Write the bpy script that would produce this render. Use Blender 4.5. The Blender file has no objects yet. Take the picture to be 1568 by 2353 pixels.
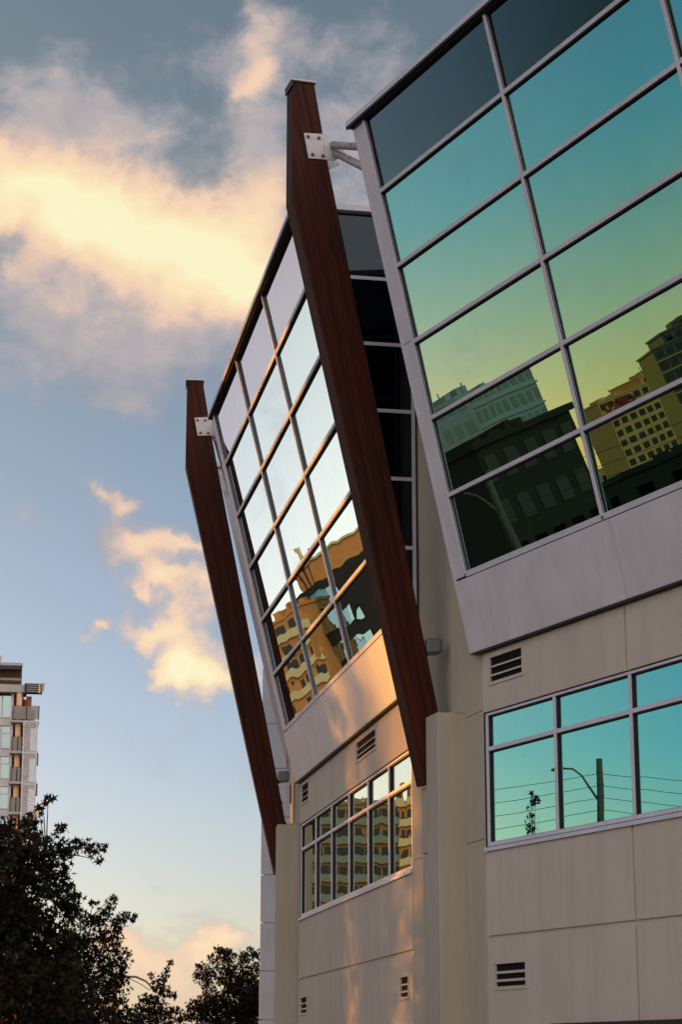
import bpy, bmesh, math, random
from mathutils import Vector, Matrix, noise
import numpy as np
R = math.radians
sc = bpy.context.scene
COL = sc.collection
random.seed(7)
rng = np.random.default_rng(11)

# ------------------------------------------------------------ camera
PITCH = 15.0
cam = bpy.data.objects.new('camera', bpy.data.cameras.new('camera'))
COL.objects.link(cam)
cam.location = (0, 0, 1.6)
cam.rotation_euler = (R(90 + PITCH), 0, 0)
cam.data.sensor_fit = 'VERTICAL'
cam.data.sensor_height = 36.0
cam.data.lens = 36.0 * 7200 / 3544
cam.data.clip_end = 12000
cam.data.clip_start = 0.1
sc.camera = cam

# ------------------------------------------------------------ exposure
sc.view_settings.view_transform = 'Standard'
sc.view_settings.look = 'None'
sc.view_settings.gamma = 1.0
sc.view_settings.exposure = 0.7

# ------------------------------------------------------------ sun
SUN_AZ, SUN_EL = -45.0, 7.0
sl = bpy.data.lights.new('sun', 'SUN')
sl.energy = 2.6
sl.angle = R(0.8)
sl.color = (1.0, 0.37, 0.02)
sun = bpy.data.objects.new('sun', sl)
COL.objects.link(sun)
sd = Vector((math.sin(R(SUN_AZ)) * math.cos(R(SUN_EL)), math.cos(R(SUN_AZ)) * math.cos(R(SUN_EL)), math.sin(R(SUN_EL))))
sun.rotation_euler = sd.to_track_quat('Z', 'Y').to_euler()


# ------------------------------------------------------------ node helper
class NT:
    def __init__(s, nt):
        s.nt = nt

    def n(s, t, **kw):
        o = s.nt.nodes.new(t)
        for k, v in kw.items():
            if k == 'inp':
                for a, b in v.items():
                    s.put(o.inputs[a], b)
            else:
                setattr(o, k, v)
        return o

    def put(s, sock, v):
        if isinstance(v, bpy.types.NodeSocket):
            s.nt.links.new(v, sock)
        elif isinstance(v, bpy.types.Node):
            s.nt.links.new(v.outputs[0], sock)
        else:
            if sock.type == 'RGBA' and len(v) == 3:
                v = (*v, 1)
            sock.default_value = v

    def m(s, op, a, b=0.0, c=0.0, clamp=False):
        o = s.n('ShaderNodeMath', operation=op, use_clamp=clamp)
        s.put(o.inputs[0], a); s.put(o.inputs[1], b); s.put(o.inputs[2], c)
        return o.outputs[0]

    def mix(s, f, a, b, mode='MIX'):
        o = s.n('ShaderNodeMix', data_type='RGBA', blend_type=mode)
        s.put(o.inputs[0], f); s.put(o.inputs[6], a); s.put(o.inputs[7], b)
        return o.outputs[2]

    def ramp(s, f, stops, interp='LINEAR'):
        o = s.n('ShaderNodeValToRGB')
        cr = o.color_ramp
        cr.interpolation = interp
        while len(cr.elements) < len(stops):
            cr.elements.new(0.5)
        for e, (p, c) in zip(cr.elements, stops):
            e.position = p
            e.color = (*c, 1) if len(c) == 3 else c
        s.put(o.inputs[0], f)
        return o.outputs[0]

    def noise(s, vec, scale, detail=4, rough=0.5, dist=0.0):
        o = s.n('ShaderNodeTexNoise')
        o.inputs['Scale'].default_value = scale
        o.inputs['Detail'].default_value = detail
        o.inputs['Roughness'].default_value = rough
        o.inputs['Distortion'].default_value = dist
        if vec is not None:
            s.put(o.inputs['Vector'], vec)
        return o.outputs[0]


def pix(x, y):
    """azimuth and elevation in degrees of a spot of sky (1568-wide picture)"""
    a = (x - 784) / 4780.0; b = (1176 - y) / 4780.0
    c, s_ = math.cos(R(PITCH)), math.sin(R(PITCH))
    X, Y, Z = a, c - s_ * b, s_ + c * b
    return math.degrees(math.atan2(X, Y)), math.degrees(math.atan2(Z, math.hypot(X, Y)))


# ------------------------------------------------------------ sky and clouds
world = bpy.data.worlds.new('World')
sc.world = world
world.use_nodes = True
w = NT(world.node_tree)
world.node_tree.nodes.clear()
sky = w.n('ShaderNodeTexSky', sky_type='NISHITA', sun_disc=False, sun_elevation=R(SUN_EL), sun_rotation=R(SUN_AZ))
tc = w.n('ShaderNodeTexCoord')
sep = w.n('ShaderNodeSeparateXYZ', inp={0: tc.outputs['Generated']})
az = w.m('MULTIPLY', w.m('ARCTAN2', sep.outputs[0], sep.outputs[1]), 57.2958)
el = w.m('MULTIPLY', w.m('ARCSINE', sep.outputs[2]), 57.2958)
n1 = w.noise(tc.outputs['Generated'], 13, 6, 0.6)
mp = w.n('ShaderNodeMapping', inp={0: tc.outputs['Generated'], 1: (3.1, 7.7, 1.3)})
n2 = w.noise(mp.outputs[0], 13, 6, 0.6)
azw = w.m('ADD', az, w.m('MULTIPLY', w.m('SUBTRACT', n1, 0.5), 5.0))
elw = w.m('ADD', el, w.m('MULTIPLY', w.m('SUBTRACT', n2, 0.5), 4.0))
pvec = w.n('ShaderNodeCombineXYZ', inp={0: azw, 1: elw}).outputs[0]
blobs = [  # x, y, rx, ry (pixels of a 1568-wide picture), density, brightness
    (30, 450, 150, 85, 1, 0.85), (200, 500, 150, 75, 1, 0.85), (390, 560, 170, 85, 1, 1), (560, 500, 120, 100, 0.9, 0.55),
    (620, 400, 70, 80, 0.8, 0.25), (600, 600, 90, 60, 0.8, 0.5), (560, 620, 60, 40, 0.3, 0.3), (60, 260, 130, 70, 0.55, 0.12), (210, 215, 80, 80, 0.5, 0.08),
    (300, 340, 110, 70, 0.5, 0.12), (500, 110, 110, 60, 0.45, 0.08), (620, 55, 50, 70, 0.5, 0.3), (597, 190, 62, 36, 0.75, 0.55),
    (720, 120, 120, 45, 0.5, 0.22), (640, 290, 90, 70, 0.55, 0.1), (200, 640, 140, 70, 0.6, 0.08), (420, 650, 120, 45, 0.6, 0.12),
    (330, 740, 170, 100, 0.85, 0.08), (290, 840, 100, 65, 0.7, 0.06), (170, 720, 120, 80, 0.55, 0.06), (480, 730, 110, 80, 0.6, 0.07), (140, 300, 170, 90, 0.35, 0.05), (540, 640, 90, 60, 0.5, 0.25), (10, 640, 60, 50, 0.5, 0.22), (60, 800, 60, 60, 0.3, 0.02),
    (228, 1132, 57, 23.9, 0.74, 0.3), (203, 1222, 33.2, 55.2, 0.64, 0.15), (268, 1247, 57, 20.2, 0.64, 0.25), (298, 1282, 71.2, 36.8, 0.64, 0.3), (408, 1234, 61.8, 23.9, 0.83, 0.6), (368, 1317, 57, 18.4, 0.74, 0.6),
    (458, 1342, 57, 55.2, 0.78, 0.6), (363, 1432, 76, 31.3, 0.87, 0.8), (398, 1512, 57, 27.6, 0.74, 0.7), (478, 1512, 85.5, 50.6, 0.78, 0.85), (408, 1562, 47.5, 27.6, 0.46, 0.5),
    (208, 1417, 30.4, 20.2, 0.64, 0.5), (560, 1790, 60, 40, 0.45, 0.2), (400, 2180, 110, 45, 0.5, 0.35), (525, 2150, 60, 26, 0.75, 0.7),
    (440, 2350, 230, 75, .7, .6), (820, 430, 90, 120, 0.55, 0.1), (960, 330, 150, 140, 0.5, 0.06), (640, 760, 110, 100, 0.45, 0.05), (700, 200, 200, 150, 0.2, 0.02),
]
blobs += [(270, 1190, 110, 45, .32, .12), (240, 1125, 60, 26, .4, .2), (300, 1250, 60, 30, .3, .2), (350, 2200, 160, 40, .40, .35)]
dens = None; brt = None
for bx, by, rx, ry, dn, br in blobs:
    ca, ce = pix(bx, by)
    v = w.n('ShaderNodeVectorMath', operation='SUBTRACT', inp={0: pvec, 1: (ca, ce, 0)})
    v = w.n('ShaderNodeVectorMath', operation='MULTIPLY', inp={0: v.outputs[0], 1: (83.0 / (rx * 1.18), 83.0 / (ry * 1.25), 0)})
    v = w.n('ShaderNodeVectorMath', operation='DOT_PRODUCT', inp={0: v.outputs[0], 1: v.outputs[0]})
    g = w.m('EXPONENT', w.m('MULTIPLY', v.outputs['Value'], -1.0))
    dens = w.m('MULTIPLY', g, dn) if dens is None else w.m('MULTIPLY_ADD', g, dn, dens)
    brt = w.m('MULTIPLY', g, br) if brt is None else w.m('MULTIPLY_ADD', g, br, brt)
# bright cloud cover added behind the viewer to brighten walls and reflected buildings
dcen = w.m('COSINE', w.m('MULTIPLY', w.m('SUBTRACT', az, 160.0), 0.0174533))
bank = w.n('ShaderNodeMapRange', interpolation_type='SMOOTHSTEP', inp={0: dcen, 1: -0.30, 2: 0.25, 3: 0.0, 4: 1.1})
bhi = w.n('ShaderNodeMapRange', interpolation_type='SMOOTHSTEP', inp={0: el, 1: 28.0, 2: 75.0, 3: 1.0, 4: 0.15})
fill_bankf = w.m('MULTIPLY', bank.outputs[0], bhi.outputs[0])
mp3 = w.n('ShaderNodeMapping', inp={0: tc.outputs['Generated'], 1: (1.1, 2.2, 3.3), 3: (1, 1, 1.3)})
fb = w.noise(mp3.outputs[0], 27, 9, 0.62, .3)
dd = w.m('ADD', dens, w.m('MULTIPLY', w.m('SUBTRACT', fb, 0.5), 1.7))
mr = w.n('ShaderNodeMapRange', interpolation_type='SMOOTHSTEP', inp={0: dd, 1: 0.08, 2: 0.92, 3: 0.0, 4: 0.95})
bb = w.m('ADD', brt, w.m('MULTIPLY', w.m('SUBTRACT', fb, 0.5), 1.0))
ccol = w.ramp(w.m('MULTIPLY', bb, .8), [(0.0, (.34, .35, .41)), (0.2, (.50, .44, .44)), (0.45, (.90, .63, .46)), (0.75, (1.0, .79, .49)), (1.0, (1.0, .93, .60))])
# clearer blue air toward the camera's part of the sky, a yellow band low beside the sun
lift = w.n('ShaderNodeMapRange', inp={0: el, 1: 2.0, 2: 24.0, 3: 0.0, 4: 1.0})
tint = w.mix(lift.outputs[0], (1.02, 1.12, 1.72), (.90, .92, .90))
skyc = w.mix(1.0, sky.outputs[0], tint, 'MULTIPLY')
lift2 = w.n('ShaderNodeMapRange', inp={0: el, 1: 1.0, 2: 8.5, 3: 0.0, 4: 1.0})
tint2 = w.mix(lift2.outputs[0], (.92, .68, .76), (.34, .62, 1.14))
skyd = w.mix(1.0, sky.outputs[0], tint2, 'MULTIPLY')
dim = w.n('ShaderNodeMapRange', inp={0: az, 1: -72.0, 2: -56.0, 3: 1.0, 4: .64})
skyd = w.mix(1.0, skyd, dim.outputs[0], 'MULTIPLY')
near = w.n('ShaderNodeMapRange', interpolation_type='SMOOTHSTEP', inp={0: az, 1: -50.0, 2: -30.0, 3: 0.0, 4: 1.0})
skyc = w.mix(near.outputs[0], skyd, skyc)
b1 = w.n('ShaderNodeBackground', inp={0: skyc, 1: 0.071})
b2 = w.n('ShaderNodeBackground', inp={0: ccol, 1: 0.62})
mx = w.n('ShaderNodeMixShader', inp={0: mr.outputs[0], 1: b1.outputs[0], 2: b2.outputs[0]})
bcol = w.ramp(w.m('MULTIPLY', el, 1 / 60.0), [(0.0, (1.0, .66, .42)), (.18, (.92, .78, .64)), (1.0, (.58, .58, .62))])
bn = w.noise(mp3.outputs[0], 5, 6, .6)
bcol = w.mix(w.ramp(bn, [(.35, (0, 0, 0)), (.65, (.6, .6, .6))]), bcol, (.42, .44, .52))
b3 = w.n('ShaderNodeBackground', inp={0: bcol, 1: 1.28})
mx = w.n('ShaderNodeMixShader', inp={0: w.m('MULTIPLY', fill_bankf, .85, clamp=True), 1: mx.outputs[0], 2: b3.outputs[0]})
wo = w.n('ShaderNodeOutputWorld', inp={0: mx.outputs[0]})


# ------------------------------------------------------------ materials
def mat(name, build):
    m = bpy.data.materials.new(name)
    m.use_nodes = True
    t = NT(m.node_tree)
    m.node_tree.nodes.clear()
    out = t.n('ShaderNodeOutputMaterial')
    sh = build(t)
    t.put(out.inputs[0], sh)
    return m


def pbsdf(t, col, rough=.6, metal=0.0, spec=.4, normal=None):
    b = t.n('ShaderNodeBsdfPrincipled')
    t.put(b.inputs['Base Color'], col)
    t.put(b.inputs['Roughness'], rough)
    t.put(b.inputs['Metallic'], metal)
    t.put(b.inputs['Specular IOR Level'], spec)
    if normal is not None:
        t.put(b.inputs['Normal'], normal)
    return b.outputs[0]


def bump(t, h, strength=.3, dist=.01):
    return t.n('ShaderNodeBump', inp={'Height': h, 'Strength': strength, 'Distance': dist}).outputs[0]


def stucco(c1, c2):
    def f(t):
        g = t.n('ShaderNodeNewGeometry').outputs['Position']
        big = t.noise(g, .55, 5, .6)
        st = t.noise(t.n('ShaderNodeMapping', inp={0: g, 3: (3.2, 3.2, .22)}).outputs[0], 1.0, 5, .65)
        fine = t.noise(g, 60, 4, .7)
        c = t.mix(t.ramp(big, [(.3, (0, 0, 0)), (.7, (1, 1, 1))]), c1, c2)
        c = t.mix(t.ramp(st, [(.40, (0, 0, 0)), (.75, (.62, .62, .62))]), c, tuple(v * .72 for v in c1))
        c = t.mix(t.m('MULTIPLY', fine, .35), c, tuple(v * .8 for v in c2))
        return pbsdf(t, c, .85, 0, .2, bump(t, fine, .5, .006))
    return f


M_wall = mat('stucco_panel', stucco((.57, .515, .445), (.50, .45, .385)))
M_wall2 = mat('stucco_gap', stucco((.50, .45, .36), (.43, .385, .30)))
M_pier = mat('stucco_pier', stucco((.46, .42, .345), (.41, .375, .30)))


def metal_paint(c, rough=.38, metal=.25):
    def f(t):
        g = t.n('ShaderNodeNewGeometry').outputs['Position']
        n = t.noise(g, 1.3, 4, .6)
        st = t.noise(t.n('ShaderNodeMapping', inp={0: g, 3: (5, 5, .5)}).outputs[0], 1.2, 4, .6)
        cc = t.mix(t.ramp(n, [(.3, (0, 0, 0)), (.7, (1, 1, 1))]), c, tuple(v * .86 for v in c))
        cc = t.mix(t.ramp(st, [(.5, (0, 0, 0)), (.8, (.45, .45, .45))]), cc, tuple(v * .7 for v in c))
        return pbsdf(t, cc, t.m('MULTIPLY_ADD', n, .15, rough - .07), metal, .45)
    return f


M_alu = mat('anodised_aluminium', metal_paint((.60, .60, .69), .5, 0))
M_panel = mat('aluminium_panel', metal_paint((.62, .61, .66), .5, 0))
M_white = mat('white_paint', metal_paint((.66, .64, .66), .5, 0))
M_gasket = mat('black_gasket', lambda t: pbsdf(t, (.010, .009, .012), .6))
M_black = mat('dark_void', lambda t: pbsdf(t, (.012, .010, .010), .9, 0, .1))
M_dark = mat('dark_metal', metal_paint((.030, .026, .026), .45, .4))
M_blue = mat('pale_blue_panel', metal_paint((.46, .52, .66), .45, .1))


def wood(t):
    tcn = t.n('ShaderNodeTexCoord').outputs['UV']
    m1 = t.n('ShaderNodeMapping', inp={0: tcn, 3: (14, .35, 1)}).outputs[0]
    m2 = t.n('ShaderNodeMapping', inp={0: tcn, 3: (60, 1.2, 1)}).outputs[0]
    a = t.noise(m1, 1.0, 5, .6, .6)
    b = t.noise(m2, 1.0, 3, .6)
    c = t.mix(t.ramp(a, [(.32, (0, 0, 0)), (.68, (1, 1, 1))]), (.012, .0028, .0013), (.078, .0125, .003))
    c = t.mix(t.m('MULTIPLY', t.ramp(b, [(.45, (0, 0, 0)), (.62, (1, 1, 1))]), .45), c, (.016, .005, .003))
    k = t.noise(t.n('ShaderNodeMapping', inp={0: tcn, 3: (3.5, 1.1, 1)}).outputs[0], 1.0, 3, .6)
    c = t.mix(t.ramp(k, [(.60, (0, 0, 0)), (.72, (.8, .8, .8))]), c, (.009, .003, .002))
    return pbsdf(t, c, .6, 0, .15, bump(t, b, .35, .004))


M_wood = mat('glulam_timber', wood)


def glass(tint, graze, lo=.40, hi=.86, body=(.010, .013, .014)):
    """coated glass: dark tinted mirror seen square on, clear mirror at a grazing angle"""
    def f(t):
        g = t.n('ShaderNodeNewGeometry').outputs['Position']
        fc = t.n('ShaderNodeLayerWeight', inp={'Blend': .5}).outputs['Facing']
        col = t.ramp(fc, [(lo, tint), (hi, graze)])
        gl = t.n('ShaderNodeBsdfGlossy', inp={'Color': col, 'Roughness': 0.0})
        df = t.n('ShaderNodeBsdfDiffuse', inp={'Color': body})
        dirt = t.noise(g, 3.0, 6, .7)
        fac = t.ramp(dirt, [(.3, (.985, .985, .985)), (.8, (.93, .93, .93))])
        return t.n('ShaderNodeMixShader', inp={0: fac, 1: df.outputs[0], 2: gl.outputs[0]}).outputs[0]
    return f


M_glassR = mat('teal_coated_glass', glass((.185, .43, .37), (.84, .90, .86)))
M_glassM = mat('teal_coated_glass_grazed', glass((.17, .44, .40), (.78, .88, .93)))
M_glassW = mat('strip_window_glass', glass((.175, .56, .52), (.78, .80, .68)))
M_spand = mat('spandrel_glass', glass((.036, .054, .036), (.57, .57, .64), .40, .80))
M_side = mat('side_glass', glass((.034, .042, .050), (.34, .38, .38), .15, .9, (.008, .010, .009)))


# ------------------------------------------------------------ mesh helpers
class MB:
    def __init__(s):
        s.v = []; s.f = []; s.uv = None

    def quad(s, a, b, c, d):
        k = len(s.v); s.v += [a, b, c, d]; s.f.append((k, k + 1, k + 2, k + 3))

    def hexa(s, P):
        """P: 8 points, bottom 4 counter-clockwise then top 4"""
        k = len(s.v); s.v += list(P)
        for q in ((3, 2, 1, 0), (4, 5, 6, 7), (0, 1, 5, 4), (1, 2, 6, 5), (2, 3, 7, 6), (3, 0, 4, 7)):
            s.f.append(tuple(k + i for i in q))

    def prism(s, poly, A, B):
        """poly list; A(p), B(p) -> the two end points of each edge of the extrusion"""
        k = len(s.v); n = len(poly)
        s.v += [A(p) for p in poly] + [B(p) for p in poly]
        s.f.append(tuple(range(k + n - 1, k - 1, -1))); s.f.append(tuple(range(k + n, k + 2 * n)))
        for i in range(n):
            j = (i + 1) % n
            s.f.append((k + i, k + j, k + n + j, k + n + i))

    def box(s, fr, t0, t1, a0, a1, b0, b1):
        """fr(t, a, b) -> world point"""
        s.hexa([fr(t0, a0, b0), fr(t1, a0, b0), fr(t1, a1, b0), fr(t0, a1, b0),
                fr(t0, a0, b1), fr(t1, a0, b1), fr(t1, a1, b1), fr(t0, a1, b1)])

    def tube(s, pts, rad, n=10, caps=True):
        rads = rad if isinstance(rad, (list, tuple)) else [rad] * len(pts)
        pts = [Vector(p) for p in pts]; k = len(s.v)
        for i, p in enumerate(pts):
            d = (pts[min(i + 1, len(pts) - 1)] - pts[max(i - 1, 0)]).normalized()
            up = Vector((0, 0, 1)) if abs(d.z) < .9 else Vector((1, 0, 0))
            a = d.cross(up).normalized(); b = d.cross(a)
            for j in range(n):
                th = 2 * math.pi * j / n
                s.v.append(p + (a * math.cos(th) + b * math.sin(th)) * rads[i])
        for i in range(len(pts) - 1):
            for j in range(n):
                q = k + i * n; s.f.append((q + j, q + (j + 1) % n, q + n + (j + 1) % n, q + n + j))
        if caps:
            s.f.append(tuple(k + j for j in range(n - 1, -1, -1)))
            s.f.append(tuple(k + (len(pts) - 1) * n + j for j in range(n)))

    def build(s, name, m, parent=None, origin=None, bevel=0, smooth=False):
        me = bpy.data.meshes.new(name)
        o = bpy.data.objects.new(name, me)
        COL.objects.link(o)
        org = Vector(origin) if origin is not None else (ORG(parent) if parent is not None else Vector((0, 0, 0)))
        me.from_pydata([tuple(Vector(v) - org) for v in s.v], [], s.f)
        bm = bmesh.new(); bm.from_mesh(me)
        bmesh.ops.recalc_face_normals(bm, faces=bm.faces)
        bm.to_mesh(me); bm.free()
        me.materials.append(m)
        if parent is not None:
            o.parent = parent
        else:
            o.location = org
        if bevel:
            b = o.modifiers.new('bevel', 'BEVEL'); b.width = bevel; b.segments = 2; b.limit_method = 'ANGLE'
        if smooth:
            for p in me.polygons:
                p.use_smooth = True
        return o


def ORG(o):
    v = Vector((0, 0, 0))
    while o is not None:
        v += o.location; o = o.parent
    return v


def tag(o, label=None, cat=None, group=None, kind=None):
    if label: o['label'] = label
    if cat: o['category'] = cat
    if group: o['group'] = group
    if kind: o['kind'] = kind
    return o


def thing(name, label, cat, loc, group=None):
    o = bpy.data.objects.new(name, None)
    COL.objects.link(o); o.location = loc; o.empty_display_size = .5
    return tag(o, label, cat, group)


class Fr:
    """frame on a wall: t along it (far end 0, growing towards the camera), o outward, z up"""
    def __init__(s, p0, azl):
        a = R(azl); s.p = Vector((p0[0], p0[1], 0))
        s.U = Vector((-math.sin(a), -math.cos(a), 0)); s.N = Vector((-math.cos(a), math.sin(a), 0))

    def __call__(s, t, o, z):
        return s.p + s.U * t + s.N * o + Vector((0, 0, z))


FM = Fr((-.87, 44.2), -10.3)
FR_ = Fr((2.07, 29.93), -26.2)
_a = R(5.4)
FT = Fr((-1.2 + math.sin(_a) * 11.6, 47.7 + math.cos(_a) * 11.6), 5.4)   # its near end (t = 11.6) is at (-1.2, 47.7)
DZ = 1.15; DO = .275; TH = math.atan(DO / DZ)
Z0, O0 = 7.49, .105                     # lower edge of a leaning bay

# ============================================================ ground
gm = mat('asphalt', lambda t: pbsdf(t, t.mix(t.noise(t.n('ShaderNodeNewGeometry').outputs['Position'], 9, 6, .7), (.035, .035, .037), (.075, .073, .070)), .9))
g = MB(); g.quad(Vector((-5000, -5000, 0)), Vector((5000, -5000, 0)), Vector((5000, 8000, 0)), Vector((-5000, 8000, 0)))
tag(g.build('ground', gm), kind='structure')
M_pave = mat('concrete_paving', stucco((.34, .33, .31), (.28, .27, .25)))
g = MB()
pl = [FR_(12, 0, 0), FR_(0, 0, 0), FM(11.2, 0, 0), FM(0, 0, 0), FT(11.2, 0, 0), FT(0, 0, 0)]
pr_ = [FR_(12, 3.6, 0), FR_(0, 3.6, 0), FM(11.2, 3.6, 0), FM(0, 3.6, 0), FT(11.2, 3.6, 0), FT(0, 3.6, 0)]
for i in range(5):
    a, b, c, d = pl[i], pl[i + 1], pr_[i + 1], pr_[i]
    h = Vector((0, 0, .13))
    g.hexa([a, b, c, d, a + h, b + h, c + h, d + h])
tag(g.build('pavement', M_pave), kind='structure')

# ============================================================ office building
office = thing('office_building', 'beige stucco office block with three outward leaning teal glass bays and timber masts', 'building', (2, 31, 0))

WT0, WT1 = 0.0, 11.15                   # strip window span
WZ0, WZ1, WTR = 4.60, 6.60, 6.06
JT = (3.72, 7.55)                       # vertical panel joints


def pane(F3, t0, t1, s0, s1, n0, th, wav, freq, m, parent, tilt=(0, 0)):
    """one pane of float glass, its face gently rolled the way tempered glass is; F3(t, n, s) -> point"""
    sd_ = random.uniform(0, 900); nx, ny = 16, 14
    b = MB(); k = 0
    org = ORG(parent)
    V = []; Fc = []
    for j in range(ny + 1):
        for i in range(nx + 1):
            u, v = i / nx, j / ny; t = t0 + (t1 - t0) * u; s = s0 + (s1 - s0) * v
            h = wav * (noise.noise(Vector((t * freq, s * freq, sd_))) + .35 * noise.noise(Vector((t * freq * 2.3, s * freq * .8, sd_ + 9))))
            h += tilt[0] * (u - .5) + tilt[1] * (v - .5)
            V.append(F3(t, n0 + th + h, s) - org)
    nf = len(V)
    for j in range(ny):
        for i in range(nx):
            a = j * (nx + 1) + i; Fc.append((a, a + 1, a + nx + 2, a + nx + 1))
    V += [F3(t0, n0, s0) - org, F3(t1, n0, s0) - org, F3(t1, n0, s1) - org, F3(t0, n0, s1) - org]
    Fc.append((nf + 3, nf + 2, nf + 1, nf))
    me = bpy.data.meshes.new('glass_pane'); me.from_pydata([tuple(v) for v in V], [], Fc)
    bm = bmesh.new(); bm.from_mesh(me); bmesh.ops.recalc_face_normals(bm, faces=bm.faces)
    ref = (F3(t0, 1, s0) - F3(t0, 0, s0)).normalized()
    for f in bm.faces:
        f.normal_update()
        if (f.normal.dot(ref) < 0) == (len(f.verts) == 4 and f.index < nx * ny): f.normal_flip()
        f.smooth = True
    bm.to_mesh(me); bm.free(); me.materials.append(m)
    o = bpy.data.objects.new('glass_pane', me); COL.objects.link(o); o.parent = parent
    return o


def module_wall(F, tA, tB, wname='wall'):
    core = MB()
    zt = 15.3
    # core with the window opening
    for (t0, t1, z0, z1) in ((tA, tB, 0, WZ0), (tA, tB, WZ1, zt), (tA, WT0, WZ0, WZ1), (WT1, tB, WZ0, WZ1)):
        if t1 > t0:
            core.box(F, t0, t1, -.40, -.028, z0, z1)
    core.box(F, tA, tB, -.60, -.41, 0, zt)
    # face tiles with open joints, and holes for the vents
    vents = [(.20, 1.14, 7.00, 7.38), (6.45, 8.30, 7.02, 7.36), (.20, 1.05, 2.70, 3.03), (10.2, 10.85, 2.70, 3.03)]
    if F is FR_:
        vents = [vents[0], vents[2]]
    cols = [WT0 + .03, JT[0], JT[1], WT1]
    bands = [(0.05, 1.2), (1.22, 3.35), (3.42, 4.60), (6.60, 7.455)]
    rows = []
    for b0, b1 in bands:
        for c in range(3):
            t0 = cols[c] + .025; t1 = cols[c + 1] - .025
            cuts = [q for q in vents if q[0] < t1 and q[1] > t0 and q[2] < b1 and q[3] > b0]
            if c == 0: t0 = cols[0]
            if c == 2: t1 = cols[3]
            if not cuts:
                rows.append((t0, t1, b0, b1))
            else:
                x = t0
                for q in sorted(cuts):
                    q0, q1 = max(q[0], t0), min(q[1], t1)
                    if q0 > x: rows.append((x, q0, b0, b1))
                    rows.append((q0, q1, b0, q[2])); rows.append((q0, q1, q[3], b1))
                    x = q1
                if x < t1: rows.append((x, t1, b0, b1))
    wl = core.build(wname, M_wall, office)
    for lo_, hi_ in ((0, 3.4), (3.4, 5), (5, 9)):
        tile = MB()
        for t0, t1, z0, z1 in rows:
            if z1 - z0 > .01 and t1 - t0 > .01 and lo_ <= z0 < hi_:
                tile.box(F, t0, t1, -.027, 0, z0, z1)
        tile.build('wall_panel', M_wall, office)
    for (t0, t1, z0, z1) in vents:
        fr = MB()
        d = .045
        fr.box(F, t0 - .03, t1 + .03, -.02, .016, z0 - .035, z0 + .012); fr.box(F, t0 - .03, t1 + .03, -.02, .016, z1 - .012, z1 + .03)
        fr.box(F, t0 - .03, t0 + .02, -.02, .015, z0 + .012, z1 - .012); fr.box(F, t1 - .02, t1 + .03, -.02, .015, z0 + .012, z1 - .012)
        nsl = 2
        for k in range(nsl):
            zc = z0 + (z1 - z0) * (k + 1) / (nsl + 1)
            P = [(-.075, zc + .035), (-.075, zc + .015), (.006, zc - .035), (.006, zc - .015)]
            fr.prism(P, lambda p: F(t0 + .02, p[0], p[1]), lambda p: F(t1 - .02, p[0], p[1]))
        v = fr.build('vent', M_wall, office)
        bk = MB(); bk.box(F, t0 + .001, t1 - .001, -.0275, -.022, z0 + .001, z1 - .001)
        bk.build('vent_opening', M_black, v)
    return wl


def strip_window(F, label, wav):
    fr = MB(); gk = MB()
    n = 6; wdt = (WT1 - WT0) / n
    o1 = -.015
    fr.box(F, WT0 + .03, WT1 - .02, -.10, o1, WZ1 - .055, WZ1 - .02)         # head
    fr.box(F, WT0 + .03, WT1 - .02, -.10, o1, WZ0 + .07, WZ0 + .125)         # bottom rail
    for k in range(n + 1):
        t = WT0 + .06 + (WT1 - WT0 - .1) * k / n
        fr.box(F, t - .026, t + .026, -.10, o1 + .003, WZ0 + .125, WZ1 - .055)
    for k in range(n):
        t = WT0 + .06 + (WT1 - WT0 - .1) * k / n; t2 = WT0 + .06 + (WT1 - WT0 - .1) * (k + 1) / n
        fr.box(F, t + .03, t2 - .03, -.10, o1, WTR - .03, WTR + .03)
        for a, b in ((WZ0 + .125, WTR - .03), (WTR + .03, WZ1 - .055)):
            gk.box(F, t + .0265, t + .040, -.075, -.035, a, b); gk.box(F, t2 - .042, t2 - .03, -.075, -.04, a, b)  # first strip blackens the near mullion side, standing in for recess shade
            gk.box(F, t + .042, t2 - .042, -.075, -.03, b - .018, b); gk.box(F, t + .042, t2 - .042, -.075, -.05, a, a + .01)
    root = fr.build('window', M_alu, office, bevel=.004)
    tag(root, label)
    gk.build('gasket_and_shade', M_gasket, root)
    sl_ = MB()
    for (a, b) in ((WT0, 2.35), (2.353, 7.0), (7.003, WT1)):
        P = [(-.10, WZ0 + .068), (-.10, WZ0 + .02), (.028, WZ0 - .005), (.034, WZ0 - .005), (.034, WZ0 + .05)]
        sl_.prism(P, lambda p: F(a, p[0], p[1]), lambda p: F(b, p[0], p[1]))
    sl_.build('window_sill', M_alu, root, bevel=.003)
    for k in range(n):
        t = WT0 + .06 + (WT1 - WT0 - .1) * k / n; t2 = WT0 + .06 + (WT1 - WT0 - .1) * (k + 1) / n
        for a, b in ((WZ0 + .10, WTR - .01), (WTR + .01, WZ1 - .06)):
            pane(lambda t_, n_, s_: F(t_, n_, s_), t + .02, t2 - .02, a, b, -.085, .02, wav, 1.5, M_glassW, root, (random.uniform(-.001, .001), random.uniform(-.001, .001)))
    jm = MB(); jm.box(F, WT0, WT0 + .028, -.12, -.004, WZ0 + .07, WZ1)        # dark sealant strip at the jamb
    jm.build('sealant', M_gasket, root)
    return root


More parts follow.
